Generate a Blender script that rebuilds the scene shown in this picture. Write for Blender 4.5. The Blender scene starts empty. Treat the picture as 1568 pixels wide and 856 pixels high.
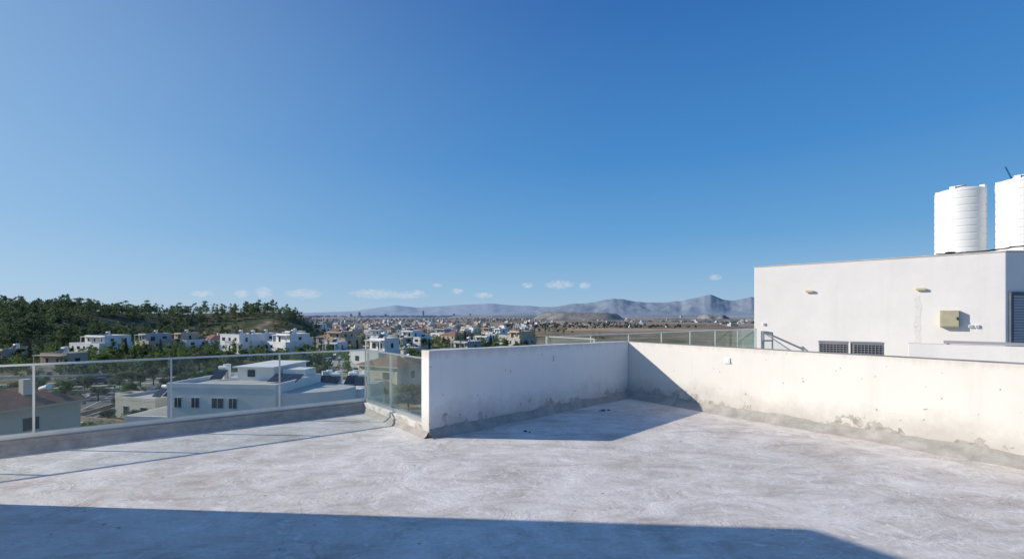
import bpy, math, random
import numpy as np
from mathutils import Vector, noise
random.seed(7); rng=np.random.default_rng(7)
scene=bpy.context.scene
scene.view_settings.view_transform='Standard'; scene.view_settings.look='None'; scene.view_settings.exposure=0
EYE=1.6

# ---------------------------------------------------------------- materials
def newmat(name):
    m=bpy.data.materials.new(name); m.use_nodes=True
    nt=m.node_tree; b=nt.nodes['Principled BSDF']; b.inputs['Specular IOR Level'].default_value=0.25
    return m,nt,b
def N(nt,t,**k):
    n=nt.nodes.new(t)
    for a,v in k.items(): setattr(n,a,v)
    return n
def L(nt,a,b): nt.links.new(a,b)
def pos(nt): return N(nt,'ShaderNodeNewGeometry').outputs['Position']
def noi(nt,vec,scale,detail=4,rough=.55,dist=0):
    n=N(nt,'ShaderNodeTexNoise'); n.inputs['Scale'].default_value=scale; n.inputs['Detail'].default_value=detail
    n.inputs['Roughness'].default_value=rough; n.inputs['Distortion'].default_value=dist
    L(nt,vec,n.inputs['Vector']); return n.outputs['Fac']
def ramp(nt,fac,stops,interp='LINEAR'):
    r=N(nt,'ShaderNodeValToRGB'); cr=r.color_ramp; cr.interpolation=interp
    while len(cr.elements)<len(stops): cr.elements.new(.5)
    for e,(p,c) in zip(cr.elements,stops):
        e.position=p; e.color=(c if isinstance(c,tuple) else (c,c,c))+(1,)
    L(nt,fac,r.inputs['Fac']); return r.outputs['Color']
def mix(nt,fac,a,b,mode='MIX'):
    n=N(nt,'ShaderNodeMix',data_type='RGBA',blend_type=mode)
    for sock,v in ((n.inputs[0],fac),(n.inputs[6],a),(n.inputs[7],b)):
        if isinstance(v,(int,float)): sock.default_value=v
        elif isinstance(v,tuple): sock.default_value=v+(1,)
        else: L(nt,v,sock)
    return n.outputs[2]
def mth(nt,op,a,b=None,c=None,clamp=False):
    n=N(nt,'ShaderNodeMath',operation=op); n.use_clamp=clamp
    for i,v in enumerate((a,b,c)):
        if v is None: continue
        if isinstance(v,(int,float)): n.inputs[i].default_value=v
        else: L(nt,v,n.inputs[i])
    return n.outputs[0]
def mapr(nt,v,a,b,c=0.,d=1.,smooth=False):
    n=N(nt,'ShaderNodeMapRange'); L(nt,v,n.inputs[0])
    if smooth: n.interpolation_type='SMOOTHSTEP'
    for i,q in enumerate((a,b,c,d)): n.inputs[i+1].default_value=q
    return n.outputs[0]
def bump(nt,b,h,strength=.3,dist=.02):
    n=N(nt,'ShaderNodeBump'); n.inputs['Strength'].default_value=strength; n.inputs['Distance'].default_value=dist
    L(nt,h,n.inputs['Height']); L(nt,n.outputs[0],b.inputs['Normal'])
def hazed(nt,col,scale=5000.,haze=(.36,.44,.55)):  # aerial haze painted into the base colour, growing with distance from the origin
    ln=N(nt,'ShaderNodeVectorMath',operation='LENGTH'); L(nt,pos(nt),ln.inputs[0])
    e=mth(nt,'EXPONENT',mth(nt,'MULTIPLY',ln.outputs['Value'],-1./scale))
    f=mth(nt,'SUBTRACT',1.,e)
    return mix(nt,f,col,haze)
def simple(name,c,rough=.8,var=.12,scale=1.5,haze=False,metal=0):
    m,nt,b=newmat(name); p=pos(nt)
    n=noi(nt,p,scale,3)
    c1=tuple(x*(1-var) for x in c); c2=tuple(min(1,x*(1+var)) for x in c)
    col=ramp(nt,n,[(.3,c1),(.7,c2)])
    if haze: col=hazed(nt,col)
    L(nt,col,b.inputs['Base Color']); b.inputs['Roughness'].default_value=rough; b.inputs['Metallic'].default_value=metal
    return m

def mat_floor():
    m,nt,b=newmat('concrete_screed'); p=pos(nt)
    big=noi(nt,p,.32,4,.6,.8); mid=noi(nt,p,1.3,6,.7,1.0); fine=noi(nt,p,30,3,.6)
    col=ramp(nt,big,[(.32,(.57,.50,.44)),(.48,(.70,.64,.585)),(.62,(.74,.70,.655)),(.72,(.78,.745,.71))])
    col=mix(nt,.6,col,ramp(nt,mid,[(.32,(.46,.40,.35)),(.45,(.64,.585,.535)),(.55,(.73,.68,.635)),(.68,(.88,.84,.80))]))
    st=N(nt,'ShaderNodeMapping'); st.inputs['Scale'].default_value=(1,2.4,1); st.inputs['Rotation'].default_value=(0,0,.6); L(nt,p,st.inputs['Vector'])
    sw=noi(nt,st.outputs[0],1.3,7,.72,1.4)
    col=mix(nt,.9,col,ramp(nt,sw,[(.36,(.80,.78,.77)),(.5,(1,1,1)),(.62,(1.12,1.12,1.12))]),'MULTIPLY')
    acc=None
    for rot,sc_,th,wd in ((.5,1.6,.50,.008),(-.7,1.9,.47,.007),(1.5,2.6,.51,.009)):
        mp=N(nt,'ShaderNodeMapping'); mp.inputs['Scale'].default_value=(.7,2.2,1); mp.inputs['Rotation'].default_value=(0,0,rot); mp.inputs['Location'].default_value=(rot*7,3,0); L(nt,p,mp.inputs['Vector'])
        f=noi(nt,mp.outputs[0],sc_,2,.5,.5); ln_=mapr(nt,mth(nt,'ABSOLUTE',mth(nt,'SUBTRACT',f,th)),.0,wd,1,0)
        gate=mapr(nt,noi(nt,mp.outputs[0],1.1,3,.65),.50,.57); q=mth(nt,'MULTIPLY',ln_,gate); acc=q if acc is None else mth(nt,'MAXIMUM',acc,q)
    col=mix(nt,mth(nt,'MULTIPLY',acc,.7),col,(.90,.88,.86))
    s=mapr(nt,noi(nt,p,1.7,6,.78,.9),.56,.68); col=mix(nt,mth(nt,'MULTIPLY',s,.5),col,(.42,.355,.30))
    s=mapr(nt,noi(nt,p,5,4,.7,.6),.58,.66); col=mix(nt,mth(nt,'MULTIPLY',s,.45),col,(.88,.86,.84))
    s=mapr(nt,noi(nt,p,13,2,.5),.72,.74); col=mix(nt,mth(nt,'MULTIPLY',s,.6),col,(.22,.19,.165))
    col=mix(nt,.6,col,ramp(nt,fine,[(.3,(.84,.84,.84)),(.7,(1.1,1.1,1.1))]),'MULTIPLY')
    dn=N(nt,'ShaderNodeTexNoise'); dn.inputs['Scale'].default_value=1.6; dn.inputs['Detail'].default_value=5; L(nt,p,dn.inputs['Vector'])
    v2=N(nt,'ShaderNodeVectorMath',operation='MULTIPLY_ADD'); L(nt,dn.outputs['Color'],v2.inputs[0]); v2.inputs[1].default_value=(.9,.9,0); L(nt,p,v2.inputs[2])
    vo=N(nt,'ShaderNodeTexVoronoi',feature='DISTANCE_TO_EDGE'); vo.inputs['Scale'].default_value=.45; L(nt,v2.outputs[0],vo.inputs['Vector'])
    cr=mapr(nt,vo.outputs['Distance'],.0,.003,1,0); cr=mth(nt,'MULTIPLY',cr,mapr(nt,noi(nt,p,.8,2),.50,.60)); col=mix(nt,mth(nt,'MULTIPLY',cr,.4),col,(.25,.22,.2))
    L(nt,col,b.inputs['Base Color']); b.inputs['Roughness'].default_value=.8
    h=mth(nt,'ADD',mth(nt,'MULTIPLY',sw,1.2),mth(nt,'MULTIPLY',fine,.16))
    bump(nt,b,h,.6,.035); return m
def mat_wall(name,base,peel=True,top=(.42,.39,.35),streak=.30):
    m,nt,b=newmat(name); p=pos(nt)
    sx=N(nt,'ShaderNodeSeparateXYZ'); L(nt,p,sx.inputs[0]); z=sx.outputs['Z']
    n1=noi(nt,p,1.2,5,.65); col=ramp(nt,n1,[(.3,tuple(x*.92 for x in base)),(.7,base)])
    mp=N(nt,'ShaderNodeMapping'); mp.inputs['Scale'].default_value=(5,5,.3); L(nt,p,mp.inputs['Vector'])
    sk=mapr(nt,noi(nt,mp.outputs[0],1,5,.65),.54,.78); col=mix(nt,mth(nt,'MULTIPLY',sk,streak),col,(.46,.42,.37))
    h=noi(nt,p,45,2)
    if peel:
        th=mapr(nt,z,.10,.42,.455,.70); pn=noi(nt,p,5.0,8,.68,.3)
        region=mapr(nt,noi(nt,p,.8,3),.40,.56,.13,0)
        tt=mth(nt,'ADD',th,region)
        pk=mapr(nt,mth(nt,'SUBTRACT',pn,tt),0,.012)
        gr=ramp(nt,noi(nt,p,14,4),[(.35,(.33,.31,.28)),(.65,(.56,.53,.48))])
        edge=mapr(nt,mth(nt,'ABSOLUTE',mth(nt,'SUBTRACT',pn,tt)),0,.012,1,0)
        dz=mth(nt,'ADD',z,mth(nt,'MULTIPLY',noi(nt,p,2.0,6,.75),-.8))
        damp=mapr(nt,dz,-.30,.04,.65,0)
        col=mix(nt,damp,col,(.45,.42,.385))
        col=mix(nt,pk,col,gr); col=mix(nt,mth(nt,'MULTIPLY',edge,.6),col,(.15,.13,.11))
        h=mth(nt,'SUBTRACT',mth(nt,'MULTIPLY',h,.25),pk)
        sp=mapr(nt,noi(nt,p,16,2,.5),.74,.75); col=mix(nt,mth(nt,'MULTIPLY',sp,.7),col,(.25,.22,.19))
        tz=mapr(nt,mth(nt,'SUBTRACT',z,mth(nt,'MULTIPLY',noi(nt,mp.outputs[0],1.5,5,.7),.25)),.88,.98,0,.5); col=mix(nt,tz,col,(.50,.44,.37))
    nz=N(nt,'ShaderNodeSeparateXYZ'); L(nt,N(nt,'ShaderNodeNewGeometry').outputs['Normal'],nz.inputs[0])
    tf=mapr(nt,nz.outputs['Z'],.5,.9); tc=ramp(nt,noi(nt,p,4,6,.7),[(.3,tuple(x*.6 for x in top)),(.5,top),(.7,tuple(min(1,x*1.35) for x in top))])
    col=mix(nt,tf,col,tc)
    L(nt,col,b.inputs['Base Color']); b.inputs['Roughness'].default_value=.75; bump(nt,b,h,.35,.008); return m
def mat_cove():
    m,nt,b=newmat('cement_fillet'); p=pos(nt)
    c=ramp(nt,noi(nt,p,5,7,.7,.3),[(.3,(.28,.26,.235)),(.5,(.38,.355,.325)),(.7,(.49,.46,.42))])
    L(nt,c,b.inputs['Base Color']); b.inputs['Roughness'].default_value=.9; bump(nt,b,noi(nt,p,20,4,.7),.4,.01); return m
def mat_glass():
    m=bpy.data.materials.new('railing_glass'); m.use_nodes=True; nt=m.node_tree; nt.nodes.clear()
    o=N(nt,'ShaderNodeOutputMaterial'); t=N(nt,'ShaderNodeBsdfTransparent'); t.inputs[0].default_value=(.94,.97,.96,1)
    g=N(nt,'ShaderNodeBsdfGlossy'); g.inputs['Roughness'].default_value=.02; g.inputs[0].default_value=(.9,1,.97,1)
    d=N(nt,'ShaderNodeBsdfDiffuse'); d.inputs[0].default_value=(.6,.68,.66,1)
    lw=N(nt,'ShaderNodeLayerWeight'); lw.inputs['Blend'].default_value=.10
    mx=N(nt,'ShaderNodeMixShader'); L(nt,mth(nt,'MULTIPLY',lw.outputs['Fresnel'],.6),mx.inputs[0]); L(nt,t.outputs[0],mx.inputs[1]); L(nt,g.outputs[0],mx.inputs[2])
    m2=N(nt,'ShaderNodeMixShader'); dust=mapr(nt,noi(nt,pos(nt),3,3,.7),.3,.75,.02,.07); L(nt,dust,m2.inputs[0]); L(nt,mx.outputs[0],m2.inputs[1]); L(nt,d.outputs[0],m2.inputs[2])
    L(nt,m2.outputs[0],o.inputs[0]); return m
def mat_ground():
    m,nt,b=newmat('dry_land'); p=pos(nt)
    a=ramp(nt,noi(nt,p,.03,6,.65,.5),[(.34,(.06,.075,.03)),(.47,(.16,.14,.08)),(.6,(.32,.26,.18)),(.72,(.42,.35,.26))])
    a=mix(nt,.5,a,ramp(nt,noi(nt,p,.5,5,.7),[(.35,(.5,.5,.45)),(.65,(1.25,1.2,1.15))]),'MULTIPLY')
    vo=N(nt,'ShaderNodeTexVoronoi'); vo.inputs['Scale'].default_value=.0045; L(nt,p,vo.inputs['Vector'])
    sp=N(nt,'ShaderNodeSeparateColor'); L(nt,vo.outputs['Color'],sp.inputs[0])
    fld=ramp(nt,sp.outputs[0],[(0,(.13,.12,.07)),(.25,(.25,.175,.12)),(.5,(.32,.23,.16)),(.75,(.44,.33,.23)),(1,(.18,.15,.10))])
    fld=mix(nt,.6,fld,ramp(nt,noi(nt,p,.02,5,.7),[(.38,(.42,.46,.42)),(.58,(1.15,1.1,1.1))]),'MULTIPLY')
    ln=N(nt,'ShaderNodeVectorMath',operation='LENGTH'); L(nt,p,ln.inputs[0])
    col=mix(nt,mapr(nt,ln.outputs['Value'],350,700),a,fld)
    sz=N(nt,'ShaderNodeSeparateXYZ'); L(nt,p,sz.inputs[0])
    slope=mth(nt,'MULTIPLY',mapr(nt,sz.outputs['Z'],-14,-10),mapr(nt,ln.outputs['Value'],150,220))
    hillc=ramp(nt,noi(nt,p,.05,5,.7),[(.42,(.05,.065,.025)),(.55,(.12,.11,.06)),(.66,(.30,.24,.16))])
    col=mix(nt,slope,col,hillc)
    mp=N(nt,'ShaderNodeMapping'); mp.inputs['Scale'].default_value=(.004,.0015,.004); L(nt,p,mp.inputs['Vector'])
    sc=mapr(nt,noi(nt,mp.outputs[0],1,7,.75),.49,.56); sc=mth(nt,'MULTIPLY',sc,mapr(nt,ln.outputs['Value'],700,1800))
    col=mix(nt,mth(nt,'MULTIPLY',sc,.7),col,(.07,.08,.05))
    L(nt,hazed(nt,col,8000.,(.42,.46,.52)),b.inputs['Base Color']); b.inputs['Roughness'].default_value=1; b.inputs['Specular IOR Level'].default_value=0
    return m
def mat_leaf(name,c1,c2,sc=.12):
    m,nt,b=newmat(name); p=pos(nt)
    col=ramp(nt,noi(nt,p,sc,2,.6),[(.35,c1),(.65,c2)])
    col=mix(nt,.6,col,ramp(nt,noi(nt,p,2.5,1),[(.3,(.5,.5,.5)),(.7,(1.6,1.6,1.5))]),'MULTIPLY')
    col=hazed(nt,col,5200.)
    L(nt,col,b.inputs['Base Color']); b.inputs['Roughness'].default_value=.7; b.inputs['Specular IOR Level'].default_value=.1
    tr=N(nt,'ShaderNodeBsdfTranslucent'); L(nt,col,tr.inputs[0]); mx=N(nt,'ShaderNodeMixShader'); mx.inputs[0].default_value=.4
    out=nt.nodes['Material Output']; L(nt,b.outputs[0],mx.inputs[1]); L(nt,tr.outputs[0],mx.inputs[2]); L(nt,mx.outputs[0],out.inputs[0])
    return m
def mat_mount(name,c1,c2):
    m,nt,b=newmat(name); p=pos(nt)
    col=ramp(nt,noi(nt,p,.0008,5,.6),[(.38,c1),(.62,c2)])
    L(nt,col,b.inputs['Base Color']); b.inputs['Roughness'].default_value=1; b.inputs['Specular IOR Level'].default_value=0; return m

FLOOR=mat_floor(); WALL=mat_wall('white_render_peeling',(.78,.745,.685),streak=.2,top=(.36,.32,.27)); WALLA=mat_wall('white_render_parapet',(.85,.835,.80),top=(.6,.58,.54),streak=.22)
NWALL=mat_wall('neighbour_render',(.80,.77,.74),peel=False,top=(.35,.33,.3),streak=.10); COVE=mat_cove(); GLASS=mat_glass()
ALU=simple('aluminium',(.6,.62,.63),.35,.05,5,metal=.8); GROUND=mat_ground()
BODY=simple('building_render',(.62,.60,.56),.9,.08,.6)
PLAST=simple('white_plastic',(.78,.78,.76),.4,.03,3); DARK=simple('dark_slats',(.05,.05,.052),.5,.2,6)
BEIGE=simple('beige_metal',(.42,.38,.27),.5,.08,6); YEL=simple('aged_lamp_cover',(.55,.48,.30),.5,.1,8)
SLATE=simple('slate_frame',(.10,.12,.15),.5,.1,4); SHUT=simple('shutter_grey',(.38,.41,.45),.5,.05,4)
PIPE=simple('grey_pipe',(.28,.28,.29),.5,.1,4); TABLE=simple('grey_laminate',(.36,.36,.37),.5,.06,4); BLACK=simple('black_cable',(.02,.02,.02),.6,.1,4)
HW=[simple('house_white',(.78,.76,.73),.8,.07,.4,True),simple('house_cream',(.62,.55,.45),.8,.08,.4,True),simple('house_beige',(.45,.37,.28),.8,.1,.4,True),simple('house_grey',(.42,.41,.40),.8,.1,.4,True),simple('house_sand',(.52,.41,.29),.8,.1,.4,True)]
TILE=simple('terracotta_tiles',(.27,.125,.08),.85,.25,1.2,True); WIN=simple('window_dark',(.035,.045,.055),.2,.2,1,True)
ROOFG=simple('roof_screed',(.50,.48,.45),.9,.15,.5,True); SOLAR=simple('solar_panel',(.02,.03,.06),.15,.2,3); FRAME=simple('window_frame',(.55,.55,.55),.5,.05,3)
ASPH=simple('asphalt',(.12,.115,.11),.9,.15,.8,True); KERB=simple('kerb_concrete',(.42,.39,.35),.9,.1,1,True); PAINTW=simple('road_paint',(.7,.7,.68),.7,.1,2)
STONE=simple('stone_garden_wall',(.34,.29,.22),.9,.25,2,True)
BARK=simple('bark',(.10,.075,.05),.95,.25,5)
LPINE=mat_leaf('pine_needles',(.04,.07,.022),(.13,.18,.055)); LOLIVE=mat_leaf('olive_leaves',(.045,.06,.028),(.13,.15,.07)); LBRIGHT=mat_leaf('green_leaves',(.06,.11,.022),(.17,.25,.06)); LCYP=mat_leaf('cypress_leaves',(.014,.028,.013),(.04,.065,.027))

# ---------------------------------------------------------------- mesh builder
class MB:
    def __init__(s): s.v=[]; s.f=[]; s.m=[]; s.mats=[]
    def mi(s,mat):
        if mat not in s.mats: s.mats.append(mat)
        return s.mats.index(mat)
    def add(s,vs,fs,mat):
        o=len(s.v); s.v+= [tuple(v) for v in vs]; k=s.mi(mat)
        for f in fs: s.f.append([i+o for i in f]); s.m.append(k)
    def box(s,x0,x1,y0,y1,z0,z1,mat):
        vs=[(x0,y0,z0),(x1,y0,z0),(x1,y1,z0),(x0,y1,z0),(x0,y0,z1),(x1,y0,z1),(x1,y1,z1),(x0,y1,z1)]
        s.add(vs,[(0,3,2,1),(4,5,6,7),(0,1,5,4),(1,2,6,5),(2,3,7,6),(3,0,4,7)],mat)
    def obox(s,o,u,n,a0,a1,b0,b1,z0,z1,mat):
        P=lambda a,b,z:(o[0]+u[0]*a+n[0]*b,o[1]+u[1]*a+n[1]*b,z)
        vs=[P(a0,b0,z0),P(a1,b0,z0),P(a1,b1,z0),P(a0,b1,z0),P(a0,b0,z1),P(a1,b0,z1),P(a1,b1,z1),P(a0,b1,z1)]
        s.add(vs,[(0,3,2,1),(4,5,6,7),(0,1,5,4),(1,2,6,5),(2,3,7,6),(3,0,4,7)],mat)
    def prism(s,poly,z0,z1,mat,zt=None,top=None):
        n=len(poly); vs=[(x,y,z0) for x,y in poly]+[(x,y,(zt[i] if zt else z1)) for i,(x,y) in enumerate(poly)]
        s.add(vs,[tuple(range(n))[::-1]]+[(i,(i+1)%n,n+(i+1)%n,n+i) for i in range(n)],mat)
        s.add([vs[n+i] for i in range(n)],[tuple(range(n))],top or mat)
    def tube(s,p,q,r,mat,seg=8,r2=None):
        p=Vector(p);q=Vector(q); d=(q-p).normalized(); a=d.orthogonal().normalized(); b=d.cross(a); r2=r if r2 is None else r2
        vs=[p+(a*math.cos(t)+b*math.sin(t))*r for t in [2*math.pi*i/seg for i in range(seg)]]+[q+(a*math.cos(t)+b*math.sin(t))*r2 for t in [2*math.pi*i/seg for i in range(seg)]]
        s.add(vs,[(i,(i+1)%seg,seg+(i+1)%seg,seg+i) for i in range(seg)]+[tuple(range(seg))[::-1],tuple(range(seg,2*seg))],mat)
    def obj(s,name,loc=(0,0,0),rz=0,parent=None,bevel=0,smooth=False):
        me=bpy.data.meshes.new(name); me.from_pydata(s.v,[],s.f); me.polygons.foreach_set('material_index',s.m)
        for m in s.mats: me.materials.append(m)
        if smooth: me.polygons.foreach_set('use_smooth',[True]*len(me.polygons))
        me.update(); ob=bpy.data.objects.new(name,me); scene.collection.objects.link(ob); ob.location=loc; ob.rotation_euler=(0,0,rz)
        if parent: ob.parent=parent
        if bevel:
            bv=ob.modifiers.new('bevel','BEVEL'); bv.width=bevel; bv.segments=2; bv.limit_method='ANGLE'
        return ob
def npmesh(name,V,F,mat,mats=None,mi=None,smooth=False):
    me=bpy.data.meshes.new(name); k=F.shape[1]
    me.vertices.add(len(V)); me.vertices.foreach_set('co',V.astype(np.float32).ravel())
    me.loops.add(F.size); me.loops.foreach_set('vertex_index',F.astype(np.int32).ravel())
    me.polygons.add(len(F)); me.polygons.foreach_set('loop_start',np.arange(0,F.size,k,dtype=np.int32)); 
    for m in (mats or [mat]): me.materials.append(m)
    if mi is not None: me.polygons.foreach_set('material_index',mi.astype(np.int32))
    me.polygons.foreach_set('use_smooth',np.full(len(F),smooth))
    me.update(calc_edges=True); me.validate()
    ob=bpy.data.objects.new(name,me); scene.collection.objects.link(ob); return ob

# ---------------------------------------------------------------- terrain
RR=[0,60,120,200,350,600,1000,2000,1e6]; ZZ=[-13,-13,-13.5,-15,-18,-20,-23,-25,-25]
def sst(x): x=max(0,min(1,x)); return x*x*(3-2*x)
def gz(x,y):
    r=math.hypot(x,y); z=float(np.interp(r,RR,ZZ))
    if y>0:
        t=x/y
        if t<-.36:
            foot=205+60*sst((t+1.1)/.6)+30*noise.noise((x*.012,y*.012,3))
            tap=sst((-.36-t)/.16)
            hh=(25-4*sst((t+1.1)/.5)+5*noise.noise((t*3.1,1.7,0)))*sst((y-foot)/105)*tap*(1-sst((y-620)/500))
            z+=hh+ (3.0*noise.noise((x*.02,y*.02,0)) if hh>1 else 0)
    if r>250: z+=min(1,(r-250)/400)*1.6*noise.noise((x*.004,y*.004,7))
    return z
ang=np.concatenate([np.radians(np.arange(-62,62,.5)),np.radians(np.arange(62,298,4.))])
rad=np.concatenate([[0.],np.geomspace(12,40000,230)])
V=[];F=[];na=len(ang)
for r in rad:
    for a in ang:
        x=r*math.sin(a);y=r*math.cos(a); V.append((x,y,gz(x,y)))
for i in range(len(rad)-1):
    for j in range(na):
        k=(j+1)%na; F.append((i*na+j,i*na+k,(i+1)*na+k,(i+1)*na+j))
g=npmesh('ground',np.array(V),np.array(F)[:,::-1],GROUND,smooth=True)

# mountains
def ridge(name,prof,dist,depth,mat,rough,seed):
    ts=[p[0] for p in prof]; hs=[p[1] for p in prof]
    nt_=700; rows=22; V=[];F=[]
    for j in range(rows+1):
        v=j/rows
        for i in range(nt_+1):
            t=ts[0]+(ts[-1]-ts[0])*i/nt_; h=float(np.interp(t,ts,hs))*dist
            h*=1+ .09*noise.fractal((t*20,seed,0),.9,2,5)
            d=dist-depth*(1-v); f=v**1.3
            rd=1-abs(noise.fractal((t*13,v*1.3,seed+5),1,2,4))*1.6
            spur=(rd-.5)*rough*dist*f*(1-f)*3.2*min(1,h/dist/.012)
            V.append((t*d,d,-30+(h+30)*f+spur))
    for j in range(rows):
        for i in range(nt_): a=j*(nt_+1)+i; F.append((a,a+1,a+nt_+2,a+nt_+1))
    return npmesh(name,np.array(V),np.array(F),mat,smooth=True)
T=lambda px:(px-784)/700
MF=mat_mount('mountain_far_haze',(.31,.385,.46),(.32,.395,.47)); MN=mat_mount('mountain_haze',(.225,.28,.345),(.265,.315,.37))  # bluish air haze put straight into the mountain colours, paler for far range
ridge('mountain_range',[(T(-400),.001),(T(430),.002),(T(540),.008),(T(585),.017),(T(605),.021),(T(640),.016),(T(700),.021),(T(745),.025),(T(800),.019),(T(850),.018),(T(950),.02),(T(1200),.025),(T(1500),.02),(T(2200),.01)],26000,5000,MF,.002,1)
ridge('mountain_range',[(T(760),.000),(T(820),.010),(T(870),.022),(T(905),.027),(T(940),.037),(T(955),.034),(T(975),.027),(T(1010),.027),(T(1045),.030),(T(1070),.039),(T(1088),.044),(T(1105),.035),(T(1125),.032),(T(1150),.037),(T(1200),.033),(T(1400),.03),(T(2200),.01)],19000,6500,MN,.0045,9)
# mesa
def mesa(cx,cy,wx,wy,h,name):
    n=60;V=[];F=[]
    for j in range(n+1):
        for i in range(n+1):
            u=-1.35+2.7*i/n; w=-1.35+2.7*j/n; x=cx+u*wx; y=cy+w*wy
            r=math.hypot(u,w*.9)+.2*noise.noise((u*2,w*2,cx)); 
            z=h*sst((1.2-r)/.5)*(1+.25*noise.fractal((u*2,w*2,1),1,2,4))
            V.append((x,y,gz(x,y)-2+z))
    for j in range(n):
        for i in range(n): a=j*(n+1)+i; F.append((a,a+1,a+n+2,a+n+1))
    m,nt,b=newmat(name+'_earth'); p=pos(nt)
    c=ramp(nt,noi(nt,p,.02,7,.7),[(.4,(.08,.08,.05)),(.5,(.18,.14,.095)),(.65,(.30,.23,.16))])
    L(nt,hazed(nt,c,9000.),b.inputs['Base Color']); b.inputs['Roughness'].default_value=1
    npmesh(name,np.array(V),np.array(F),m,smooth=True)
mesa(T(888)*2400,2400,225,170,38,'mesa_hill'); mesa(T(1092)*3000,3000,90,90,26,'mesa_hill'); mesa(T(770)*4200,4200,500,200,22,'mesa_hill'); mesa(T(1000)*5200,5200,600,200,22,'mesa_hill')

# ---------------------------------------------------------------- foliage
def leafcloud(centres,radii,n,size,flat=.8,seed=0):
    r=np.random.default_rng(seed)
    c=np.array(centres); rd=np.array(radii); w=rd**2; w=w/w.sum()
    idx=r.choice(len(c),n,p=w); d=r.normal(size=(n,3)); d/=np.linalg.norm(d,axis=1)[:,None]
    rr=rd[idx]*(r.random(n)**.35)*r.uniform(.75,1.12,n); ctr=c[idx]+d*rr[:,None]*np.array([1,1,flat])
    nrm=d+r.normal(size=(n,3))*.6; nrm/=np.linalg.norm(nrm,axis=1)[:,None]
    a=np.cross(nrm,r.normal(size=(n,3))); a/=np.linalg.norm(a,axis=1)[:,None]; b=np.cross(nrm,a)
    s=size*r.uniform(.6,1.3,n)[:,None]
    V=np.stack([ctr-a*s*.5,ctr+b*s*.32,ctr+a*s*.5,ctr-b*s*.32],1); return V.reshape(-1,3)
def proto(kind,seed,n,size):
    r=random.Random(seed)
    if kind=='broad':
        cs=[];rs=[]
        for i in range(13):
            a=r.uniform(0,6.28); q=r.uniform(.2,1.7); cs.append((q*math.cos(a),q*math.sin(a),r.uniform(2.4,4.6)-q*.3)); rs.append(r.uniform(.6,1.15))
        return leafcloud(cs,rs,n,size,.8,seed)
    if kind=='pine':
        cs=[];rs=[]
        for i in range(14):
            z=r.uniform(1.6,6.2); q=r.uniform(.1,1)*(1.9*(1-(z-1.6)/5.6)+.35); a=r.uniform(0,6.28); cs.append((q*math.cos(a),q*math.sin(a),z)); rs.append(r.uniform(.5,1.0))
        return leafcloud(cs,rs,n,size,.6,seed)
    if kind=='cypress':
        cs=[];rs=[]
        for i in range(20):
            z=.5+7.5*i/20; q=.28*(1-i/24); a=r.uniform(0,6.28); cs.append((q*math.cos(a),q*math.sin(a),z)); rs.append(.75*math.sin(math.pi*min(1,(i+2.5)/22))**.7+.08)
        return leafcloud(cs,rs,n,size,1.3,seed)
    if kind=='shrub':
        cs=[(r.uniform(-.9,.9),r.uniform(-.9,.9),r.uniform(.3,1.0)) for _ in range(7)]; return leafcloud(cs,[r.uniform(.4,.75) for _ in cs],n,size,.8,seed)
def trunk(kind,r):
    mb=MB(); H={'broad':2.6,'pine':5.2,'cypress':3,'shrub':.5}[kind]
    mb.tube((0,0,-.5),(0.05,0,H*.5),.2,BARK,7,.15); mb.tube((.05,0,H*.5),(.1,.05,H),.15,BARK,7,.07)
    if kind!='cypress':
        for i in range(5):
            a=i*1.26+r.random(); z=H*r.uniform(.5,.9); mb.tube((.05,0,z),(1.1*math.cos(a),1.1*math.sin(a),z+1.0),.08,BARK,5,.02)
    return mb
def make_tree_mesh(kind,seed,n,size,leaf):
    V=proto(kind,seed,n,size); mb=trunk(kind,random.Random(seed))
    F=[[4*i,4*i+1,4*i+2,4*i+3] for i in range(len(V)//4)]
    mb.add(V.tolist(),F,leaf); me=bpy.data.meshes.new(kind+'_tree_mesh'); me.from_pydata(mb.v,[],mb.f); me.polygons.foreach_set('material_index',mb.m)
    for m in mb.mats: me.materials.append(m)
    return me
TM={'broad':[make_tree_mesh('broad',s,2200,.28,[LOLIVE,LBRIGHT,LOLIVE][s]) for s in range(3)],'pine':[make_tree_mesh('pine',s+10,2200,.3,LPINE) for s in range(2)],'cypress':[make_tree_mesh('cypress',20,1800,.26,LCYP)]}
TN={'broad':'olive_tree','pine':'pine_tree','cypress':'cypress_tree'}
def tree(kind,x,y,s=1,z=None):
    me=random.choice(TM[kind]); ob=bpy.data.objects.new(TN[kind],me); scene.collection.objects.link(ob)
    ob.location=(x,y,(gz(x,y) if z is None else z)); ob.scale=(s*random.uniform(.9,1.1),s*random.uniform(.9,1.1),s); ob.rotation_euler=(0,0,random.uniform(0,6.28))
def mass(name,protos,places,mats):
    Vs=[];mi=[]
    for k,(x,y,s) in enumerate(places):
        P=protos[k%len(protos)]; a=random.uniform(0,6.28); c,sn=math.cos(a),math.sin(a)
        R=np.array([[c,sn,0],[-sn,c,0],[0,0,1]]); Vs.append(P@R*np.array([s,s,s*random.uniform(.85,1.15)])+np.array([x,y,gz(x,y)])); mi.append(np.full(len(P)//4,k*7%len(mats)))
    V=np.concatenate(Vs); F=np.arange(len(V)).reshape(-1,4); return npmesh(name,V,F,None,mats=mats,mi=np.concatenate(mi))
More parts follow.
